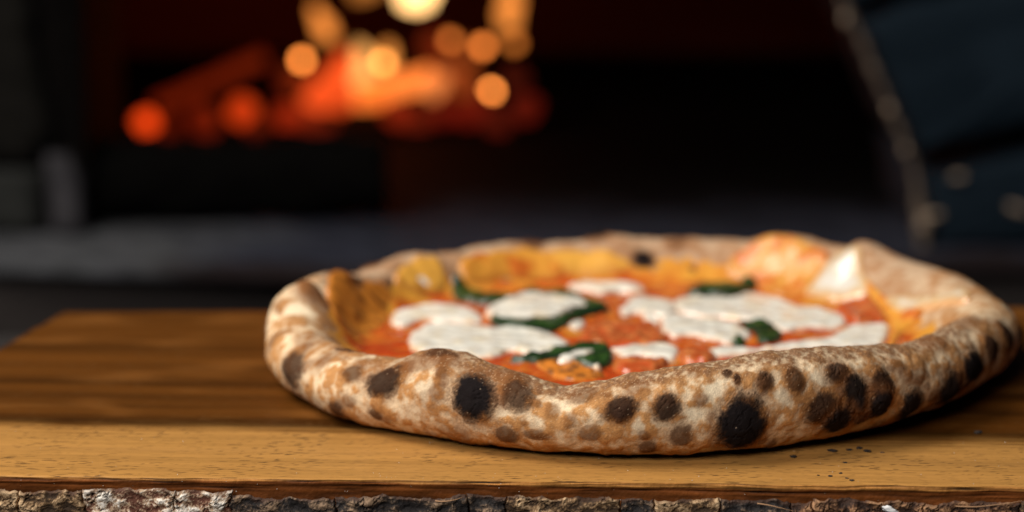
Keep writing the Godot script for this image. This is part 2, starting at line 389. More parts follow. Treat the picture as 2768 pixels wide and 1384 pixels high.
# ------------------------------------------------------------------ oven
func build_oven() -> void:
	var oven := thing("pizza_oven", "dark stone wood-fired oven with an arched mouth glowing inside, behind the pizza", "oven")
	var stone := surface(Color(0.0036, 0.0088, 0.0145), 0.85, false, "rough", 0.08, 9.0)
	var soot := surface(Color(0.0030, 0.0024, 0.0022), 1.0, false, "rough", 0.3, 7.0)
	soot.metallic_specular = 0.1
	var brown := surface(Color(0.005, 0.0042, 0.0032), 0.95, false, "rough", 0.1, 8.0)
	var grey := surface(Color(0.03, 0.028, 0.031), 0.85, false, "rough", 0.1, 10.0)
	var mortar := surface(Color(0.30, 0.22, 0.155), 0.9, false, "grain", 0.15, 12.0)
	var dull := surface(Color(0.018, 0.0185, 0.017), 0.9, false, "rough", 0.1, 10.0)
	for m in [stone, brown, grey, dull]:
		m.metallic_specular = 0.25
	# hearth: one grey slab whose front catches daylight and whose inside is sooty
	var n := FastNoiseLite.new()
	set_noise(n, 3, 1.0 / 90.0, 4)
	var p := PackedVector3Array()
	var c := PackedColorArray()
	var nx := 120
	var ny := 110
	for j in ny:
		for i in nx:
			var x := lerpf(-620, 520, i / float(nx - 1))
			var front := -600.0 + (x + 381.0) * 0.14 if x < -150 else lerpf(-567.7, -600.0, smoothstep(-150, 300, x))
			var z := lerpf(front, -1660, pow(maxf(j - 2, 0) / float(ny - 3), 1.5))
			var y := -90.0 + 0.6 * n.get_noise_2d(x * 2, z * 2)
			if j == 0:
				y = -95.0
			elif j == 1:
				y = -91.0
				z += 0.6
			p.append(Vector3(x, y, z))
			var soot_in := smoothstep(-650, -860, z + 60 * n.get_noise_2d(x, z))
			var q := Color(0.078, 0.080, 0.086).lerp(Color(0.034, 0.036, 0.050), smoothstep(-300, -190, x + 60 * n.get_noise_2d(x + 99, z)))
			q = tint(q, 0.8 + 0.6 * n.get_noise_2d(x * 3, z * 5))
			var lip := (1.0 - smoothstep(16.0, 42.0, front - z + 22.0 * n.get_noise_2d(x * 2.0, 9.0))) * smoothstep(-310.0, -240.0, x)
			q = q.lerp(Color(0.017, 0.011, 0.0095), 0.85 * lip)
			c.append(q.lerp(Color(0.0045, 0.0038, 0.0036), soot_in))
	var hearth_stone := surface(Color.WHITE, 0.9, true, "grain", 0.05, 8.0)
	hearth_stone.metallic_specular = 0.05
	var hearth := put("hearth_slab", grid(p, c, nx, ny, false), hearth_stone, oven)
	hearth.set_meta("label", "grey stone hearth slab at the oven mouth, sooty inside")
	put("base_wall", slab(-640, 540, -900, -95.5, -900, -612, 4, 4, 1.0), surface(Color(0.012, 0.0075, 0.006), 0.9, false, "rough", 0.1, 8.0), oven)  # shade below the slab put into a dark even colour
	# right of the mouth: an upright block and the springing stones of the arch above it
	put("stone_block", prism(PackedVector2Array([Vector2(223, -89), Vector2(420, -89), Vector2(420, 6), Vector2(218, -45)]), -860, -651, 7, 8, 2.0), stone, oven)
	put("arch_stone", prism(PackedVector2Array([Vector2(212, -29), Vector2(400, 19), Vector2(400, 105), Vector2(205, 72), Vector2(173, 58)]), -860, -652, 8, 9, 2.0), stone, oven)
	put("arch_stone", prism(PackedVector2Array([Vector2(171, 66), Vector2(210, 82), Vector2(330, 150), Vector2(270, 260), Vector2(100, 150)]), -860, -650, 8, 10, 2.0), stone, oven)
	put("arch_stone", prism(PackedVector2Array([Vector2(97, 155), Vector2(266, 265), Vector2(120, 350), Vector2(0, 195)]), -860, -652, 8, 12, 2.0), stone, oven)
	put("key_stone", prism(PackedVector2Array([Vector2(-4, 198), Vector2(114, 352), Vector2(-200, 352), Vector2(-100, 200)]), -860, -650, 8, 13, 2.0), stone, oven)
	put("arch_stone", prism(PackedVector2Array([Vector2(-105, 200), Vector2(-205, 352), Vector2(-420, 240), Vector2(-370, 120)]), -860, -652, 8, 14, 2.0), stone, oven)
	# pale broken mortar along the inner edge of the arch, in uneven dabs
	var line := [Vector2(157, 78), Vector2(166, 60), Vector2(174, 45), Vector2(184, 21), Vector2(198, -8), Vector2(209, -36), Vector2(212, -52), Vector2(215, -74), Vector2(217, -89)]
	p = PackedVector3Array()
	var along := 72
	for j in along:
		var f := j / float(along - 1) * (line.size() - 1)
		var k := mini(int(f), line.size() - 2)
		var q: Vector2 = line[k].lerp(line[k + 1], f - k)
		var r := 2.3 + 2.2 * n.get_noise_2d(j * 26.0, 40.0) + 1.3 * smoothstep(0.72, 0.85, j / float(along - 1))
		for a in 10:
			var w := r * (1.0 + 0.6 * n.get_noise_2d(j * 40.0, a * 60.0))
			p.append(Vector3(q.x + 2.0 + w * cos(TAU * a / 10), q.y, -653 + w * sin(TAU * a / 10)))
	put("mortar_edge", grid(p, PackedColorArray(), 10, along, false, true), surface(Color(0.11, 0.08, 0.056), 0.9, false, "grain", 0.15, 12.0), oven)
	for q in [Vector4(219, -78, 3.4, 6.5), Vector4(226, -69, 5.0, 1.8), Vector4(164, 57, 2.0, 4.6), Vector4(194, -1, 2.4, 3.6), Vector4(205, -27, 1.8, 3.0), Vector4(279, -66, 8.0, 2.6), Vector4(240, -44, 4.5, 2.0)]:
		var o := put("mortar_chip", lump(Vector3(q.z, q.w, 3.0), 0.7, 90 + int(q.x), 14), mortar, oven)
		o.position = Vector3(q.x, q.y, -650) * 0.001
		o.rotation.z = -0.35 if q.x > 270 else 0.1
	# left of the mouth: a low grey block and dark brown ones above it
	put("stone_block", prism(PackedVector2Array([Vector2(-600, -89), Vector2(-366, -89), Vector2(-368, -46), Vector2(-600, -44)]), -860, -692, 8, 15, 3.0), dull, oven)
	put("lit_edge_block", prism(PackedVector2Array([Vector2(-363, -89), Vector2(-341, -89), Vector2(-342, -52), Vector2(-350, -36), Vector2(-365, -34)]), -860, -688, 6, 35, 3.0), grey, oven)  # lit right edge of the jamb, split off to carry a paler colour
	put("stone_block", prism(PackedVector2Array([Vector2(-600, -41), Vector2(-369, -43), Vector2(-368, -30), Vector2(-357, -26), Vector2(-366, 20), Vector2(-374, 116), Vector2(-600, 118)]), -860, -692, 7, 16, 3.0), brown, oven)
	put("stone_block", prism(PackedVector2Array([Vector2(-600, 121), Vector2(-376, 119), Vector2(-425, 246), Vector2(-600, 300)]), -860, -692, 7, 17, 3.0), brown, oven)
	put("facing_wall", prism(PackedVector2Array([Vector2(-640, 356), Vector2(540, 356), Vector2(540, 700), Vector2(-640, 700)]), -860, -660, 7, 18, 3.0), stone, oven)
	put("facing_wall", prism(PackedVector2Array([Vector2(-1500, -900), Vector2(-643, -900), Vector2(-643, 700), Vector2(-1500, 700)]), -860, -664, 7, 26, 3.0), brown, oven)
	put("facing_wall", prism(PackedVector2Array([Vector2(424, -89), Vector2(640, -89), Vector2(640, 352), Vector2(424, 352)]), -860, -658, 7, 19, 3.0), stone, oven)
	put("shade_lining", slab(-420, -338.5, -89, 120, -862, -704, 3, 27, 1.0), soot, oven)  # added black slab, keeps the jamb reveal as dark as deep shade
	# chamber: a barrel vault with a back wall
	p = PackedVector3Array()
	for j in 14:
		for i in 40:
			var a := PI * i / 39.0
			var w := 1.0 + 0.02 * n.get_noise_2d(i * 14, j * 60)
			p.append(Vector3(-60 - 470 * cos(a) * w, -92 + 480 * sin(a) * w, lerpf(-860, -1650, j / 13.0)))
	put("vault", grid(p, PackedColorArray(), 40, 14, true), soot, oven)
	put("vault_cover", slab(-640, 560, 395, 440, -1700, -860, 4, 21, 1.0), soot, oven)
	put("back_wall", slab(-640, 560, -900, 440, -1700, -1640, 4, 22, 1.0), surface(Color(0.07, 0.014, 0.006), 1.0), oven)
	put("side_wall", slab(-640, -536, -900, 440, -1640, -862, 4, 24, 1.0), soot, oven)
	put("side_wall", slab(420, 560, -900, 440, -1640, -862, 4, 25, 1.0), soot, oven)


func build_worktop() -> void:
	var top := put("worktop", slab(-700, 700, -90, -50.2, -250, 500, 4, 31, 0.3), surface(Color(0.012, 0.010, 0.009), 0.7, false, "grain", 0.03, 6.0))
	top.set_meta("kind", "structure")
	tag(top, "dark worktop under the wooden board", "worktop")


# ------------------------------------------------------------------ board
func edge_z(x: float) -> float:
	return 150.0 + (x + 226.0) * 0.0348 + 1.6 * coarse.get_noise_2d(x * 0.35, 7.0) + 0.35 * medium.get_noise_2d(x * 0.6, 3.0)


func wood_at(x: float, z: float) -> Color:
	var zz := z - (x + 238.0) * 0.058 + 2.0 * coarse.get_noise_2d(x * 0.12, z * 0.3)
	var band := coarse.get_noise_2d(x * 0.03 + 40.0, zz * 0.9)
	var streak := medium.get_noise_2d(x * 0.03, zz * 2.2)
	var thin := fine.get_noise_2d(x * 0.035, zz * 1.1)
	var pale := Color(0.385, 0.190, 0.050)
	var dark := Color(0.092, 0.031, 0.0045)
	var k := smoothstep(76.0, 99.0, zz + 8.0 * streak + 4.0 * thin + 5.0 * coarse.get_noise_2d(x * 0.25, 300.0))
	var c := dark.lerp(pale, k)
	c = tint(c, 1.0 + (0.18 + 0.3 * (1.0 - k)) * band + 0.13 * streak + 0.12 * thin)
	# darker growth lines across the heartwood
	for g in [[80.0, 8.0, 0.72], [50.0, 6.0, 0.3], [26.0, 4.0, 0.62], [5.0, 7.0, 0.2], [-30.0, 8.0, 0.25], [-62.0, 5.0, 0.3]]:
		var d: float = (zz - g[0] + 2.5 * band) / g[1]
		c = tint(c, 1.0 - g[2] * exp(-d * d) * (0.75 + 0.5 * streak))
	# a brown line within the pale sapwood
	var w := (zz - 116.0 + 3.0 * band) / 3.0
	c = c.lerp(Color(0.30, 0.15, 0.045), 0.35 * exp(-w * w))
	c = c.lerp(Color(0.26, 0.10, 0.022), (1.0 - k) * 0.35 * smoothstep(0.0, 0.5, coarse.get_noise_2d(x * 0.14 + 600.0, zz * 0.35)))
	# pores: short dark dashes along the grain
	var pore := fine.get_noise_2d(x * 0.16 + 300.0, zz * 0.95)
	c = c.lerp(Color(0.12, 0.06, 0.02), 0.75 * smoothstep(0.34, 0.56, pore) * (0.3 + 0.7 * k) * (0.5 + 0.8 * smoothstep(-0.2, 0.3, coarse.get_noise_2d(x * 0.3, zz * 0.5 + 70.0))))
	return c


func build_board() -> void:
	var board := thing("serving_board", "thick live-edge wooden board with rough bark along its front, carrying the pizza", "board")
	var nx := 620
	var ny := 270
	var p := PackedVector3Array()
	var c := PackedColorArray()
	for j in ny:
		var v := 1.0 - pow(1.0 - j / float(ny - 1), 1.35)
		for i in nx:
			var u := i / float(nx - 1)
			var x := lerpf(lerpf(-246.0, -303.0, v) + 1.5 * coarse.get_noise_2d(3.0, v * 200.0), 262.0, u)
			var back := -92.0 - (x + 200.0) * 0.022 + 1.0 * coarse.get_noise_2d(x * 0.4, 60.0)
			var z := lerpf(back, edge_z(x), v)
			var y := 0.12 * medium.get_noise_2d(x * 0.05, z) - 0.12
			var rim := minf(minf(edge_z(x) - z, z - back), x - lerpf(-246.0, -303.0, v))
			if rim < 1.2:
				y -= 0.5 * pow(1.0 - maxf(rim, 0.0) / 1.2, 2.0)
			p.append(Vector3(x, y, z))
			c.append(wood_at(x, z))
	var wood := surface(Color.WHITE, 0.42, true, "grain", 0.006, 9.0)
	wood.metallic_specular = 0.2
	put("board_top", grid(p, c, nx, ny, true), wood, board)
	# sides and back of the slab, below the top
	var side := surface(Color(0.10, 0.045, 0.015), 0.8, false, "grain", 0.03, 10.0)
	p = PackedVector3Array()
	var round_it := []
	for i in 121:
		var x := lerpf(262.0, -246.0, i / 120.0)
		round_it.append(Vector2(x, -92.0 - (x + 200.0) * 0.022 + 1.0 * coarse.get_noise_2d(x * 0.4, 60.0)))
	for i in range(1, 60):
		var v := i / 60.0
		var x := lerpf(-246.0, -303.0, v) + 1.5 * coarse.get_noise_2d(3.0, v * 200.0)
		round_it.append(Vector2(x, lerpf(-91.0, edge_z(x), v)))
	round_it.append(Vector2(-303.0 + 1.5 * coarse.get_noise_2d(3.0, 200.0), edge_z(-303.0) - 1.0))
	round_it.append(Vector2(262, edge_z(262.0) - 1.0))
	for y in [-0.5, -6.0, -25.0, -50.0]:
		for q in round_it:
			p.append(Vector3(q.x, y, q.y))
	put("board_side", grid(p, PackedColorArray(), round_it.size(), 4, true, true), side, board)
	# the cut edge just under the top: a thin orange lip, then red-brown inner bark
	nx = 900
	var rows := [0.45, 0.62, 0.9, 1.3, 1.7, 2.1, 2.6, 3.1, 3.6, 4.1, 4.7, 5.4, 7.0, 12.0, 48.0]
	p = PackedVector3Array()
	c = PackedColorArray()
	for j in rows.size():
		for i in nx:
			var x := lerpf(-303.0, 262.0, i / float(nx - 1))
			var d: float = rows[j]
			var s := medium.get_noise_2d(x * 0.12, d * 9.0)
			var f := fine.get_noise_2d(x * 0.05, d * 3.0)
			var out := 0.15 + 0.25 * minf(d, 2.0) - 0.9 * smoothstep(1.5, 3.5, d) + 0.45 * s + 0.2 * f - 0.2 * smoothstep(3.5, 6.0, d)
			p.append(Vector3(x, -d, edge_z(x) + out))
			var lip := 1.2 + 1.0 * smoothstep(-120.0, 60.0, x) + 0.9 * coarse.get_noise_2d(x * 0.3, 20.0)
			var q := Color(0.38, 0.165, 0.04).lerp(Color(0.15, 0.045, 0.010), smoothstep(lip - 0.3, lip + 0.25, d))
			q = tint(q, 1.0 + 1.1 * s + 0.8 * f)
			# a hairline of dark between the top and the lip
			var hair := 0.6 + 0.5 * coarse.get_noise_2d(x * 0.4, 90.0)
			q = tint(q, 1.0 - 0.6 * exp(-pow((d - hair) / 0.22, 2.0)) * smoothstep(-0.1, 0.3, coarse.get_noise_2d(x * 0.5, 140.0)))
			c.append(q)
	var bast := surface(Color.WHITE, 0.6, true, "grain", 0.02, 16.0)
	bast.metallic_specular = 0.25
	put("inner_bark", grid(p, c, nx, rows.size(), true), bast, board)
	# bark in plates, each its own piece with cracks between them
	var cuts := [-300.0, -262.0, -219.5, -197.0, -166.0, -147.0, -111.5, -66.5, -54.0, -15.0, -4.0, 17.5, 42.0, 48.5, 86.0, 118.0, 158.0, 205.0, 260.0]
	# dark, middle and light tones of each plate
	var ash := [Color(0.012, 0.009, 0.008), Color(0.058, 0.038, 0.025), Color(0.24, 0.155, 0.092)]
	var earth := [Color(0.05, 0.027, 0.012), Color(0.22, 0.125, 0.055), Color(0.50, 0.34, 0.19)]
	var chalk := [Color(0.11, 0.036, 0.018), Color(0.46, 0.32, 0.20), Color(0.85, 0.78, 0.68)]
	var rust := [Color(0.028, 0.012, 0.006), Color(0.12, 0.052, 0.022), Color(0.34, 0.18, 0.085)]
	var kinds := [earth, earth, earth, chalk, chalk, ash, ash, ash, earth, ash, earth, ash, rust, rust, rust, earth, rust, earth]
	var tops := [5.0, 5.0, 4.6, 4.0, 4.4, 6.2, 5.6, 5.2, 5.4, 5.6, 5.6, 5.8, 6.0, 5.2, 5.4, 4.8, 5.2, 5.0]
	for k in cuts.size() - 1:
		put("bark_plate", bark(cuts[k] + 0.07, cuts[k + 1] - 0.07, tops[k], kinds[k], k), surface(Color.WHITE, 0.85, true, "rough", 0.05, 30.0), board)
	var flake := put("bark_flake", lump(Vector3(2.6, 0.9, 0.9), 0.8, 5, 16), surface(Color(0.75, 0.75, 0.74), 0.8), board)
	flake.position = Vector3(74.0, -8.6, edge_z(74.0) + 4.2) * 0.001
	flake.rotation.z = -0.35
	flake.set_meta("label", "small white flake stuck on the bark")
	# loose fibres of bark standing off the right part
	for f in [[96.0, -6.3, 22.0, 0.10], [30.0, -6.0, 12.0, -0.2], [-78.0, -6.4, 9.0, 0.15], [150.0, -6.0, 18.0, 0.1]]:
		p = PackedVector3Array()
		for i in 12:
			var t := i / 11.0
			for a in 6:
				var r := 0.28 * (1.0 - 0.7 * t)
				p.append(Vector3(f[0] + f[2] * t, f[1] + f[2] * f[3] * t * t + r * sin(TAU * a / 6), edge_z(f[0] + f[2] * t) + 3.6 + 1.2 * sin(t * 3.0) + r * cos(TAU * a / 6)))
		put("bark_fibre", grid(p, PackedColorArray(), 6, 12, false, true), surface(Color(0.36, 0.2, 0.1), 0.8), board)
	# white flour specks: too fine to count
	var dust := MultiMesh.new()
	dust.transform_format = MultiMesh.TRANSFORM_3D
	dust.mesh = lump(Vector3(1, 0.8, 1), 0.4, 3, 8)
	dust.instance_count = 130
	for i in 130:
		var x := rng.randf_range(-240, 140)
		var r := rng.randf_range(0.05, 0.16)
		var at := Vector3(x, -0.1, edge_z(x) - 1.0 - 60.0 * pow(rng.randf(), 2.0))
		if i % 4 == 0:
			var d := rng.randf_range(1.2, 6.0)
			at = Vector3(x, -d, edge_z(x) + 0.5 + 2.4 * smoothstep(4.0, 6.0, d))
		dust.set_instance_transform(i, Transform3D(Basis().scaled(Vector3.ONE * r), at * 0.001))
	var o := MultiMeshInstance3D.new()
	o.name = "flour_dust"
	o.multimesh = dust
	o.material_override = surface(Color(0.75, 0.70, 0.62), 0.9)
	o.set_meta("kind", "stuff")
	board.add_child(o, true)


func seam(x: float, y: float) -> float:
	# how far the crack at x wanders sideways at depth y
	return 1.6 * coarse.get_noise_2d(x * 3.0, y * 1.6) + 0.7 * medium.get_noise_2d(x * 3.0, y * 2.0)


func bark(x0: float, x1: float, top: float, tones: Array, s: int) -> ArrayMesh:
	var nx := int((x1 - x0) / 0.33) + 2
	var rows := PackedFloat32Array()
	var d := 0.0
	while d < 40.0:
		rows.append(d)
		d += 0.32 if d < 9.0 else 2.5
	var p := PackedVector3Array()
	var c := PackedColorArray()
	for j in rows.size():
		for i in nx:
			var u := i / float(nx - 1)
			var y0 := -top - rows[j]
			var x := lerpf(x0 + seam(x0, y0), x1 + seam(x1, y0), u)
			var y := y0 + 1.6 * coarse.get_noise_2d(x * 0.9, 11.0) + 0.8 * medium.get_noise_2d(x * 1.3, 31.0)
			var rim := minf(minf(u, 1.0 - u) * (x1 - x0), rows[j] + 0.1)
			var bulge := 1.0 - pow(1.0 - clampf(rim / 0.5, 0.0, 1.0), 2.0)
			var h := medium.get_noise_2d(x * 0.7 + 500.0, y * 1.1)
			var big := coarse.get_noise_2d(x * 0.8 + 900.0, y * 1.2)
			var grain := fine.get_noise_2d(x * 0.9, y * 1.1)
			var grit := fine.get_noise_2d(x * 2.1 + 200.0, y * 2.3)
			var rift := 1.0 - absf(medium.get_noise_2d(x * 0.8 + 40.0, y * 0.9)) * 6.0
			var crack := smoothstep(0.55, 0.95, rift) * smoothstep(-0.1, 0.25, big)
			var steps := 5.0 * (h + 0.4 * big)
			var flaky := (floorf(steps) + smoothstep(0.75, 1.0, steps - floorf(steps))) / 5.0
			var z := edge_z(x) + 1.3 + bulge * (1.4 + 0.08 * ((s * 7) % 9)) + 2.2 * big + 1.2 * flaky - 1.0 * crack + 0.22 * grain + 0.14 * grit
			p.append(Vector3(x, y, z))
			var t := flaky * 1.3 + 0.55 * grain + 0.5 * grit + 0.5 * big
			var q: Color = tones[1].lerp(tones[2], smoothstep(0.0, 0.5, t)) if t > 0.0 else tones[1].lerp(tones[0], smoothstep(0.0, -0.45, t))
			q = q.lerp(Color(0.014, 0.009, 0.007), 0.8 * crack)
			q = q.lerp(Color(0.06, 0.025, 0.012), 0.7 * (1.0 - smoothstep(0.0, 1.4, rows[j] + 1.5 * h)))
			c.append(q)
	return grid(p, c, nx, rows.size(), true)


func build_crumbs() -> void:
	var burnt := surface(Color(0.022, 0.014, 0.010), 0.9, false, "grain", 0.02, 30.0)
	var spots := [
		[45.7, 128.3, 1.5, "black burnt crumb on the pale wood, nearest to the pizza's charred front"],
		[60.3, 121.3, 1.9, "black crumb second from the pizza in the row right of its front"],
		[66.3, 120.2, 1.3, "small black crumb in the middle of the row right of the pizza"],
		[70.1, 117.9, 1.5, "black crumb touching the rearmost of the crumb row beside the pizza"],
		[72.4, 121.8, 1.7, "black crumb at the right end of the crumb row beside the pizza"],
		[62.8, 135.4, 0.9, "tiny dark crumb alone between the crumb row and the board's edge"],
		[59.7, 147.8, 0.8, "tiny dark crumb farthest back of those near the bark edge"],
		[55.7, 151.1, 0.9, "tiny dark crumb left of the others near the bark edge"],
		[61.1, 153.6, 0.8, "tiny dark crumb second from the bark edge"],
		[62.5, 156.1, 1.0, "dark crumb right at the bark edge of the board"],
		[115.4, 98.2, 2.0, "dark crumb on the brown wood at the far right of the board"],
		[51.8, 150.0, 0.6, "speck of burnt crust left of the crumbs near the bark edge"],
		[77.5, 123.3, 1.0, "brown crumb right of the row of black crumbs"]]
	var brownish := surface(Color(0.12, 0.06, 0.025), 0.9)
	for k in spots.size():
		var q = spots[k]
		var o := put("crumb", lump(Vector3(q[2] * 0.7, q[2] * 0.18, q[2] * 0.85), 0.9, 400 + k, 14), brownish if k == 12 else burnt)
		o.position = Vector3(q[0], -0.15, q[1]) * 0.001
		o.rotation.y = k * 0.9
		tag(o, q[3], "crumb", "burnt crumbs on the board")


# ------------------------------------------------------------------ fire
func build_fire() -> void:
	var coal := surface(Color(0.0025, 0.0022, 0.002), 1.0, false, "rough", 0.3, 20.0)
	coal.metallic_specular = 0.1
	var black_log := put("charred_log", tube(Vector3(-349, -62, -742), Vector3(-140, -62, -760), 29.0, 27.0, 71), coal)
	tag(black_log, "charred black log lying across the oven floor in front of the embers", "log")
	var ash := put("ash_bed", lump(Vector3(215, 9, 110), 0.35, 72, 40), coal)
	ash.position = Vector3(-0.215, -0.0955, -1.22)
	ash.set_meta("kind", "stuff")
	tag(ash, "low bed of black ash and cinders under the oven fire", "ash")
	var logs := [
		[Vector3(-362, -78, -1190), Vector3(-268, -38, -1215), 7.0, Color(1.0, 0.06, 0.008), 0.13, "dim red burning log slanting up from the leftmost ember"],
		[Vector3(-190, -70, -1195), Vector3(-120, -52, -1190), 11.0, Color(1.0, 0.22, 0.035), 1.5, "bright orange burning log lying in the middle of the fire"],
		[Vector3(-225, -78, -1180), Vector3(-190, -38, -1200), 13.0, Color(1.0, 0.09, 0.013), 1.1, "red-orange log end standing in the middle of the fire"],
		[Vector3(-118, -60, -1200), Vector3(-82, -28, -1215), 10.0, Color(1.0, 0.17, 0.025), 0.2, "dull orange log end at the right of the fire"]]
	for k in logs.size():
		var q = logs[k]
		var o := put("glowing_log", tube(q[0], q[1], q[2], q[2] * 0.85, 80 + k), glow(q[3], q[4]))
		tag(o, q[5], "log", "burning logs in the oven")
	var embers := [
		[-360, -88, -1124, 8, Color(1.0, 0.065, 0.006), 1.46, "orange-red ember glowing at the left end of the fire"],
		[-279, -81, -1124, 11, Color(1.0, 0.065, 0.006), 0.68, "red ember under the dim slanting log"],
		[-242, -85, -1124, 10, Color(1.0, 0.05, 0.006), 0.34, "dull red ember between the slanting log and the bright ones"],
		[-313, -84, -1124, 10, Color(1.0, 0.05, 0.006), 0.14, "faint red ember behind the leftmost one"],
		[-169, -67, -1124, 12, Color(1.0, 0.18, 0.022), 1.41, "orange ember glowing at the foot of the brightest log"],
		[-199, -71, -1124, 13, Color(1.0, 0.09, 0.012), 0.84, "red-orange ember left of the fire's bright middle"],
		[-110, -82, -1124, 10, Color(1.0, 0.03, 0.004), 0.13, "faint dark red ember right of the bright log, in front"],
		[-89, -82, -1124, 10, Color(1.0, 0.035, 0.004), 0.14, "faint dark red ember below the round amber spark"],
		[-41, -79, -1124, 11, Color(1.0, 0.045, 0.006), 0.11, "faint red ember at the right end of the fire"],
		[-93, -58, -1124, 12, Color(1.0, 0.15, 0.02), 0.25, "dull orange ember behind the round amber spark"],
		[-50, -52, -1124, 9, Color(1.0, 0.07, 0.009), 0.06, "dark red ember right of the round amber spark"]]
	var glow_fill := [  # dim embers added between the others to blend the red glow
		[-340, -91, -1115, 9, 0.10, "added faint ember beside the leftmost ember"],
		[-310, -92, -1120, 10, 0.14, "added faint ember under the slanting log's lower half"],
		[-268, -92, -1118, 9, 0.12, "added faint ember right of the red ember under the log"],
		[-228, -90, -1125, 11, 0.20, "added dim ember left of the fire's red-orange part"],
		[-212, -92, -1118, 9, 0.13, "added dim ember in front of the red-orange log end"],
		[-150, -84, -1130, 11, 0.24, "added dim ember under the brightest log"],
		[-132, -88, -1122, 9, 0.14, "added dim ember at the right foot of the brightest log"],
		[-78, -76, -1140, 10, 0.10, "added dim ember behind the lower right spark"],
		[-66, -90, -1122, 9, 0.09, "added faint ember under the lower right spark"],
		[-242, -66, -1185, 13, 0.09, "added dark glowing chunk behind the left amber spark"],
		[-118, -40, -1210, 14, 0.10, "added dark glowing chunk behind the brown-orange spark"]]
	for q in glow_fill:
		embers.append([q[0], q[1], q[2], q[3], Color(1.0, 0.055, 0.007), q[4], q[5]])
	for k in embers.size():
		var q = embers[k]
		var r: float = q[3]
		var o := put("glowing_ember", lump(Vector3(r * 1.15, r * 0.95, r), 0.5, 120 + k, 20), glow(q[4], q[5]))
		o.position = Vector3(q[0], q[1], q[2]) * 0.001
		o.rotation.y = k * 1.3
		tag(o, q[6], "ember", "glowing embers in the oven fire")
	# flames: tapering tongues
	var flames := [
		[-134, 4, -1200, 17, 62, 0.0, Color(1.0, 0.56, 0.2), 3.6, "large white-yellow flame tongue at the top of the fire"],
		[-209, -22, -1200, 8, 36, 0.45, Color(1.0, 0.30, 0.05), 1.25, "slanting amber flame left of the big white one"],
		[-181, -66, -1196, 12, 44, 0.1, Color(1.0, 0.44, 0.11), 1.5, "yellow flame rising from the red-orange log"],
		[-162, -47, -1200, 7, 24, -0.2, Color(1.0, 0.33, 0.06), 1.5, "small amber flame right of the yellow one"],
		[-57, -14, -1205, 10, 60, -0.1, Color(1.0, 0.30, 0.05), 1.15, "upright amber flame at the right of the fire"],
		[-128, -66, -1188, 11, 28, -0.9, Color(1.0, 0.26, 0.06), 1.0, "low orange flame at the tip of the brightest log"],
		[-175, 14, -1210, 16, 40, 0.3, Color(1.0, 0.34, 0.06), 0.5, "dim amber flame left of the white flame's base"]]
	for k in flames.size():
		var q = flames[k]
		var o := put("flame", tongue(q[3], q[4], k), glow(q[6], q[7]))
		o.position = Vector3(q[0], q[1], q[2]) * 0.001
		o.rotation.z = q[5]
		tag(o, q[8], "flame", "flames of the oven fire")
	var sparks := [
		[-233, -36, 4.0, Color(1.0, 0.27, 0.045), 9.5, "round amber spark left of the flames"],
		[-70, -63, 4.0, Color(1.0, 0.28, 0.05), 11.0, "round amber spark at the lower right of the flames"],
		[-105, -19, 4.5, Color(1.0, 0.25, 0.04), 2.6, "brown-orange spark right of the big white flame"],
		[-77, -24, 4.5, Color(1.0, 0.25, 0.04), 5.0, "orange spark left of the upright amber flame's foot"],
		[-50, -21, 5.0, Color(1.0, 0.27, 0.04), 1.6, "brownish spark under the upright amber flame"],
		[-163, -38, 4.0, Color(1.0, 0.36, 0.07), 8.0, "amber spark touching the yellow flame"]]
	for k in sparks.size():
		var q = sparks[k]
		var o := put("glowing_spark", lump(Vector3(q[2], q[2], q[2]), 0.2, 150 + k, 16), glow(q[3], q[4]))
		o.position = Vector3(q[0], q[1] - q[2] * 0.92, -1180) * 0.001
		tag(o, q[5], "spark", "sparks over the oven fire")
	var l := OmniLight3D.new()
	l.name = "fire_light"
	l.position = Vector3(-0.2, -0.01, -1.13)
	l.light_color = Color(1.0, 0.42, 0.16)
	l.light_energy = 0.045
	l.light_size = 0.06
	l.omni_range = 3.0
	l.omni_attenuation = 2.0
	l.shadow_enabled = true
	add_child(l)


func tube(a: Vector3, b: Vector3, r0: float, r1: float, s: int) -> ArrayMesh:
	var n := FastNoiseLite.new()
	set_noise(n, s, 0.05, 3)
	var axis := (b - a).normalized()
	var u := axis.cross(Vector3.BACK).normalized()
	var v := axis.cross(u)
	var p := PackedVector3Array()
	var ts := [0.0, 0.0, 0.03, 0.1, 0.2, 0.3, 0.4, 0.5, 0.6, 0.7, 0.8, 0.9, 0.97, 1.0, 1.0]
	for j in ts.size():
		var t: float = ts[j]
		for i in 24:
			var ang := TAU * i / 24.0
			var d := u * cos(ang) + v * sin(ang)
			var r := lerpf(r0, r1, t)
			if j == 0 or j == ts.size() - 1:
				r = 0.01
			elif j == 1 or j == ts.size() - 2:
				r *= 0.88
			var q := a.lerp(b, t) + d * r
			p.append(q + d * r * 0.25 * n.get_noise_3dv(q * 0.8))
	return grid(p, PackedColorArray(), 24, ts.size(), false, true)


func tongue(r: float, h: float, s: int) -> ArrayMesh:
	var n := FastNoiseLite.new()
	set_noise(n, 500 + s, 0.04, 2)
	var p := PackedVector3Array()
	for j in 17:
		var t := j / 16.0
		var w := r * sqrt(sin(PI * pow(t, 0.6))) * (1.0 - 0.3 * t) if j > 0 and j < 16 else 0.01
		for i in 20:
			var a := TAU * i / 20.0
			var sway := 0.35 * r * n.get_noise_2d(t * h * 1.2, 4.0)
			p.append(Vector3(cos(a) * w * (1.0 + 0.3 * n.get_noise_2d(i * 9.0, t * 40.0)) + sway, t * h, sin(a) * w))
	return grid(p, PackedColorArray(), 20, 17, true, true)


# ------------------------------------------------------------------ pizza
const HALF := 14.0
const BED := 8.0


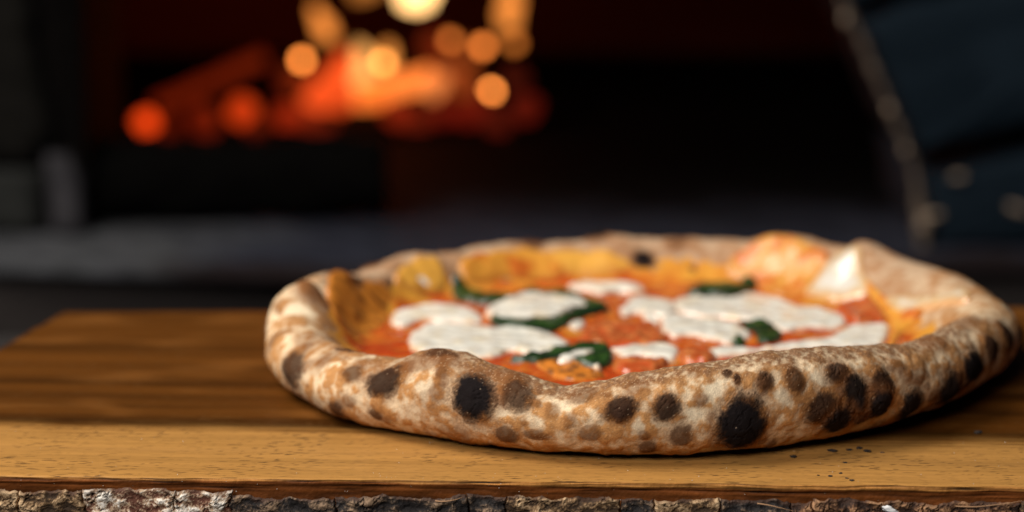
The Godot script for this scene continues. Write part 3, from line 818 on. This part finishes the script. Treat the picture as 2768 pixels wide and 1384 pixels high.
func pizza_top(x: float, z: float) -> float:
	# height of the dough under the toppings
	var phi := rad_to_deg(atan2(z, x))
	var r := sqrt(x * x + z * z)
	var ro := around_rim(radius_at, phi)
	var h := around_rim(height_at, phi)
	var rc := ro - HALF
	if r >= rc:
		var l := around_rim(lift_at, phi)
		var b := (h - l) * 0.5
		return l + b + b * sqrt(maxf(0.0, 1.0 - pow((r - rc) / HALF, 2.0)))
	var ri := ro - around_rim(width_at, phi)
	if r > ri:
		return BED + (h - BED) * (0.5 + 0.5 * cos(PI * (rc - r) / (rc - ri)))
	return BED


func bed_lump(x: float, z: float) -> float:
	return 1.1 * lumps.get_noise_2d(x, z) + 0.15 * medium.get_noise_2d(x, z)


func build_pizza() -> void:
	var pizza := thing("pizza", "round wood-fired pizza with a charred puffy crust, mozzarella and basil, on the board", "pizza")
	var crust_skin := surface(Color.WHITE, 0.9, true, "grain", 0.010, 55.0)
	crust_skin.metallic_specular = 0.12
	put("crust", crust_mesh(), crust_skin, pizza)
	var wet := surface(Color.WHITE, 0.22, true, "soft", 0.006, 30.0)
	put("tomato_sauce", sauce_mesh(), wet, pizza)
	for k in GOLDEN.size():
		put("browned_cheese", draped(GOLDEN[k], 0.3 if k == 0 else 0.9, 3.5, 0.2, "golden", k), surface(Color.WHITE, 0.34, true, "soft", 0.005, 28.0), pizza)
	for k in TOMATO.size():
		put("tomato_piece", draped(TOMATO[k], 2.6, 3.0, 0.0, "tomato", k), surface(Color.WHITE, 0.25, true, "soft", 0.005, 28.0), pizza)
	for k in BASIL.size():
		put("basil_leaf", draped(BASIL[k], 0.9, 1.2, 1.0, "basil", k), surface(Color.WHITE, 0.35, true, "soft", 0.015, 40.0), pizza)
	for k in MOZZ.size():
		put("mozzarella", draped(MOZZ[k], 0.7 if k in [9, 10] else 1.4, 4.6, (2.0 if k == 2 else 1.3) if k in [2, 14, 15] else 0.3, "mozzarella", k), surface(Color.WHITE, 0.24, true, "soft", 0.003, 30.0), pizza)


func crust_mesh() -> ArrayMesh:
	var angles := PackedFloat32Array()
	var a := -180.0
	while a < 180.0:
		angles.append(a)
		a += 0.15 if a > 2.0 and a < 178.0 else 0.55
	var us := PackedFloat32Array()
	for r in [-140.0, -120.0, -105.0, -96.0]:
		us.append(r)
	var u := -90.0
	while u < 180.5:
		us.append(u)
		u += 1.35 if u < 105.0 else 3.0
	var nx := angles.size()
	var ny := us.size()
	# leopard spots: the listed blisters, then many small scattered ones
	var marks := CHAR.duplicate()
	var scatter := RandomNumberGenerator.new()
	scatter.seed = 31
	for k in 190:
		var r := scatter.randf_range(1.0, 3.2)
		marks.append([scatter.randf_range(-180.0, 180.0), scatter.randf_range(-70.0, 75.0), r, r * scatter.randf_range(0.7, 1.2), scatter.randf_range(0.15, 0.55)])
	for k in 40:
		var r := scatter.randf_range(3.0, 6.5)
		marks.append([scatter.randf_range(-175.0, 5.0), scatter.randf_range(-50.0, 60.0), r, r, scatter.randf_range(0.5, 1.0)])
	var p := PackedVector3Array()
	p.resize(nx * ny)
	var c := PackedColorArray()
	c.resize(nx * ny)
	var hash_rng := RandomNumberGenerator.new()
	hash_rng.seed = 9
	var cream := Color(0.80, 0.61, 0.395)
	var tan_c := Color(0.47, 0.215, 0.066)
	var dusty := Color(0.185, 0.092, 0.046)
	var golden := Color(0.40, 0.165, 0.04)
	var brown := Color(0.19, 0.07, 0.022)
	var char_c := Color(0.013, 0.010, 0.010)
	var chalky := Color(0.84, 0.70, 0.49)
	for i in nx:
		var phi := angles[i]
		var cp := cos(deg_to_rad(phi))
		var sn := sin(deg_to_rad(phi))
		var ro := around_rim(radius_at, phi)
		var h := around_rim(height_at, phi)
		var l := around_rim(lift_at, phi)
		var w := around_rim(width_at, phi)
		var rc := ro - HALF
		var b := (h - l) * 0.5
		var near := []
		for s in marks:
			if absf(wrapf(phi - s[0], -180.0, 180.0)) * 2.4 < s[2] * 2.7:
				near.append([wrapf(phi - s[0], -180.0, 180.0) * 2.35, s[1], s[2] * 1.18, s[3] * 1.18, s[4]])
		near.sort_custom(func(m, o): return m[4] < o[4])
		var lights := []
		for s in PALE:
			if absf(wrapf(phi - s[0], -180.0, 180.0)) * 2.4 < s[2] * 1.8:
				lights.append([wrapf(phi - s[0], -180.0, 180.0) * 2.35, s[1], s[2], s[3], s[4]])
		var front := smoothstep(10.0, 40.0, phi) * (1.0 - smoothstep(120.0, 150.0, phi))
		var back := smoothstep(5.0, -40.0, phi) * smoothstep(-178.0, -150.0, phi)
		for j in ny:
			u = us[j]
			var r: float
			var y: float
			var nr: float
			var nyy: float
			if u <= 90.0 and u >= -90.0:
				var ct := cos(deg_to_rad(u))
				var stt := sin(deg_to_rad(u))
				r = rc + HALF * ct
				y = l + b + b * stt
				nr = ct
				nyy = stt
			elif u > 90.0:
				var s := (u - 90.0) / 90.0
				r = rc - (w - HALF) * s
				y = BED + (h - BED) * (0.5 + 0.5 * cos(PI * s)) - 0.6 * s
				nr = -0.6 * sin(PI * s)
				nyy = 1.0
			else:
				r = rc * (1.0 - (-90.0 - u) / 50.0) + 0.01
				y = l + 0.2 * (-90.0 - u) * 0.02 + 0.3
				nr = 0.0
				nyy = -0.2
			var q := Vector3(cp * r, y, sn * r)
			var n0 := coarse.get_noise_3dv(q)
			var n1 := medium.get_noise_3dv(q)
			var n2 := fine.get_noise_3dv(q * 0.55)
			var n3 := fine.get_noise_3dv(q * 1.6)
			var d := 0.95 * n0 + 0.24 * n1 + 0.05 * n2 + 0.05 * n3
			# ---- colour
			var k := smoothstep(-0.32, 0.26, 0.8 * n1 + 0.7 * n0 + 0.2 * n2)
			var col := cream.lerp(tan_c, 0.92 * k)
			var low := smoothstep(10.0, -55.0, u)
			col = col.lerp(golden, low * (0.55 + 0.5 * n1) * (0.35 + 0.65 * front))
			var high := smoothstep(38.0, 72.0, u + 20.0 * n1) * (1.0 - smoothstep(150.0, 175.0, u))
			col = col.lerp(dusty, clampf(high * (0.85 + 0.8 * n2 + 0.4 * n3) * (0.35 + 0.65 * front), 0.0, 0.95))
			col = col.lerp(Color(0.40, 0.24, 0.15), back * high * 0.5)
			col = tint(col, 1.0 + 0.16 * n2 + (0.12 + 0.45 * high * front) * n3)
			for s in lights:
				var du: float = (u - s[1]) * 0.25
				var e := sqrt(pow(s[0] / s[2], 2.0) + pow(du / s[3], 2.0)) + 0.55 * n1 + 0.25 * n2
				col = col.lerp(chalky, s[4] * 0.85 * (1.0 - smoothstep(0.35, 1.15, e)))
			for s in near:
				var du: float = (u - s[1]) * 0.25
				var e := sqrt(pow(s[0] / s[2], 2.0) + pow(du / s[3], 2.0)) + 0.20 * n1 + 0.09 * n2 + 0.12 * n3
				if e > 1.9:
					continue
				var halo := 1.0 - smoothstep(0.7, 1.7, e)
				var core := 1.0 - smoothstep(0.62, 1.18, e)
				var dk: float = s[4]
				col = col.lerp(brown, halo * 0.8 * dk)
				col = col.lerp(char_c.lerp(brown, clampf((0.9 - dk) * 1.6, 0.0, 0.8)), core * minf(1.0, dk * 1.08))
				d += 1.7 * dk * sqrt(clampf(1.0 - e * e, 0.0, 1.0)) * clampf(1.0 - 0.4 * e, 0.0, 1.0) * minf(1.0, s[2] / 6.0)
				if dk > 0.7:
					d -= 0.4 * core * smoothstep(0.80, 1.0, 1.0 - 3.0 * absf(medium.get_noise_3dv(q * 0.8)))
					d += 0.16 * core * n3
			if front > 0.0:
				col = tint(col, 1.0 + 0.30 * front * (hash_rng.randf() - 0.5))
			# burnt underside
			col = col.lerp(char_c, smoothstep(-62.0, -84.0, u + 14.0 * n1 + 6.0 * n2) * 0.92)
			# flour grains caught on the brown skin
			if u > -75.0 and u < 110.0 and phi > 20.0 and phi < 160.0:
				var chance := 0.03 * smoothstep(-0.15, 0.4, n1) + 0.05 * high * front
				chance *= 0.25 if col.r < 0.06 else 1.0
				if hash_rng.randf() < chance:
					col = col.lerp(Color(0.70, 0.52, 0.34), hash_rng.randf_range(0.15, 0.6))
			q += Vector3(cp * nr, nyy, sn * nr) * d
			if u < -85.0:
				q.y = maxf(q.y, 0.05)
			p[j * nx + i] = q
			c[j * nx + i] = col
	return grid(p, c, nx, ny, true, true)


func sauce_mesh() -> ArrayMesh:
	# the tomato bed: level in the middle, creeping up the inside of the crust to an uneven oily edge
	var reach := spread([[-180, 0.36], [-150, 0.34], [-120, 0.40], [-90, 0.40], [-60, 0.36], [-40, 0.5], [-10, 0.62], [20, 0.66], [50, 0.7], [90, 0.6], [130, 0.6], [155, 0.42]])
	var nx := 420
	var ny := 80
	var p := PackedVector3Array()
	var c := PackedColorArray()
	var stain_colors := [Color(0.74, 0.36, 0.045), Color(0.60, 0.13, 0.018), Color(0.42, 0.038, 0.009), Color(0.20, 0.06, 0.010), Color(0.78, 0.72, 0.6)]
	for j in ny:
		var t := j / float(ny - 1)
		for i in nx:
			var phi := -180.0 + 360.0 * i / nx
			var ro := around_rim(radius_at, phi)
			var foot := around_rim(width_at, phi) - HALF
			var f := around_rim(reach, phi) + 0.16 * coarse.get_noise_2d(cos(deg_to_rad(phi)) * 90.0, sin(deg_to_rad(phi)) * 90.0) + 0.08 * medium.get_noise_2d(cos(deg_to_rad(phi)) * 120.0, sin(deg_to_rad(phi)) * 120.0)
			var rmax := ro - HALF - foot * clampf(f, 0.02, 0.95)
			var r := rmax * pow(t, 0.8) + 0.02
			var x := cos(deg_to_rad(phi)) * r
			var z := sin(deg_to_rad(phi)) * r
			var y := pizza_top(x, z) + 1.0 - 1.7 * pow(t, 14.0) + bed_lump(x, z) * (1.0 - 0.6 * t * t)
			p.append(Vector3(x, y, z))
			var n1 := lumps.get_noise_2d(x + 300.0, z)
			var n2 := medium.get_noise_2d(x * 0.6 + 90.0, z * 0.6)
			var q := Color(0.48, 0.060, 0.009).lerp(Color(0.60, 0.155, 0.020), smoothstep(-0.3, 0.4, n1 + 0.5 * n2))
			q = q.lerp(Color(0.70, 0.32, 0.045), smoothstep(0.80, 0.97, t + 0.1 * n1))
			for s in STAINS:
				var dx: float = (x - s[0]) / s[2]
				var dz: float = (z - s[1]) / s[3]
				var e := dx * dx + dz * dz
				if e < 3.0:
					q = q.lerp(stain_colors[s[4]], 0.9 * exp(-e * 1.1) * (1.0 + 0.5 * n2))
			c.append(tint(q, 1.0 + 0.10 * n2))
	return grid(p, c, nx, ny, false, true)


func draped(raw: Array, thick: float, shoulder: float, lift: float, kind: String, s: int) -> ArrayMesh:
	# a topping laid over the pizza: its outline in millimetres, its thickness and how broad its rounded shoulder is
	var line := PackedVector2Array(raw)
	var smooth_line := PackedVector2Array()
	for k in line.size():
		var a := line[k]
		var b := line[(k + 1) % line.size()]
		smooth_line.append(a.lerp(b, 0.25))
		smooth_line.append(a.lerp(b, 0.75))
	line = smooth_line
	var lo := line[0]
	var hi := line[0]
	var mid := Vector2.ZERO
	for q in line:
		lo = lo.min(q)
		hi = hi.max(q)
		mid += q / line.size()
	lo -= Vector2(3, 3)
	hi += Vector2(3, 3)
	var step := 0.85
	var nx := int((hi.x - lo.x) / step) + 2
	var ny := int((hi.y - lo.y) / step) + 2
	var p := PackedVector3Array()
	var c := PackedColorArray()
	var keep := PackedByteArray()
	var along := (hi - lo).normalized() if hi.x - lo.x > hi.y - lo.y else Vector2(0.2, 1).normalized()
	for j in ny:
		for i in nx:
			var q := lo + Vector2(i, j) * step
			var near := 1e9
			for k in line.size():
				var a := line[k]
				var ab := line[(k + 1) % line.size()] - a
				var t := clampf((q - a).dot(ab) / maxf(ab.length_squared(), 1e-6), 0.0, 1.0)
				near = minf(near, (q - a - ab * t).length_squared())
			var d := sqrt(near)
			if not Geometry2D.is_point_in_polygon(q, line):
				d = -d
			var n1 := medium.get_noise_2d(q.x + 31.0 * s, q.y)
			var n0 := lumps.get_noise_2d(q.x + 31.0 * s, q.y + 77.0)
			var n2 := fine.get_noise_2d(q.x * 0.6 + 31.0 * s, q.y * 0.6)
			d += 0.9 * n0 if kind != "golden" else 0.5 * n0
			keep.append(1 if d > -2.2 else 0)
			var base := pizza_top(q.x, q.y) + 1.0 + (0.7 * lumps.get_noise_2d(q.x, q.y) if kind == "mozzarella" else bed_lump(q.x, q.y))
			var up: float
			if d > 0.0:
				var e := 1.0 - minf(d / shoulder, 1.0)
				up = thick * sqrt(maxf(0.0, 1.0 - e * e)) + lift * smoothstep(0.0, 1.0, d)
			else:
				up = d * 1.4
			var col: Color
			if kind == "mozzarella":
				up += clampf(d / 4.0, 0.0, 1.0) * 0.5 * n0
				col = Color(0.81, 0.775, 0.685).lerp(Color(0.77, 0.68, 0.51), smoothstep(0.1, 0.6, 0.5 * n1 + n0))
				if s == 9 or s == 10:
					col = tint(col, 0.84).lerp(Color(0.66, 0.38, 0.12), 0.8 * (1.0 - smoothstep(0.5, 6.5 + 3.0 * n1, d)))
				col = col.lerp(Color(0.70, 0.36, 0.16), 0.75 * (1.0 - smoothstep(-0.4, 1.6 + 1.2 * n1, d)))
			elif kind == "basil":
				var v := (q - mid).dot(Vector2(-along.y, along.x))
				up += 0.5 * n0 + 0.5 * absf(v) * 0.08 + 0.4 * sin(0.9 * (q - mid).dot(along)) * 0.4
				col = Color(0.008, 0.024, 0.007).lerp(Color(0.024, 0.062, 0.010), smoothstep(-0.3, 0.4, n0 + 0.6 * n1))
				col = col.lerp(Color(0.045, 0.10, 0.025), 0.6 * (1.0 - smoothstep(0.2, 0.6, absf(v))))
				col = col.lerp(Color(0.012, 0.02, 0.010), 0.7 * (1.0 - smoothstep(0.0, 1.4, d)))
			elif kind == "tomato":
				up += 0.8 * n0 + 0.4 * n1
				col = Color(0.46, 0.08, 0.018).lerp(Color(0.56, 0.18, 0.05), smoothstep(-0.2, 0.5, n1 + 0.5 * n0))
			else:
				up += clampf(d / 3.0, 0.0, 1.0) * 0.4 * n0
				col = Color(0.74, 0.33, 0.045).lerp(Color(0.60, 0.15, 0.02), smoothstep(0.0, 0.5, n0 + 0.6 * n1))
				if s == 0:
					col = Color(0.56, 0.20, 0.026).lerp(Color(0.16, 0.04, 0.007), smoothstep(0.0, 0.5, 0.7 * n1 + 0.6 * n0))
				elif s == 6:
					col = Color(0.62, 0.20, 0.025).lerp(Color(0.10, 0.035, 0.012), smoothstep(0.05, 0.4, n1 + 0.3 * n2))
				elif s == 4:
					col = Color(0.66, 0.30, 0.055).lerp(Color(0.60, 0.15, 0.028), smoothstep(-0.1, 0.5, n0 + 0.6 * n1))
				elif s == 1 or s == 3:
					col = col.lerp(Color(0.80, 0.44, 0.075), 0.6)
				col = col.lerp(Color(0.45, 0.16, 0.03), 0.5 * (1.0 - smoothstep(-0.3, 1.4, d)))
			p.append(Vector3(q.x, base + up, q.y))
			c.append(col)
	return grid(p, c, nx, ny, true, false, keep)
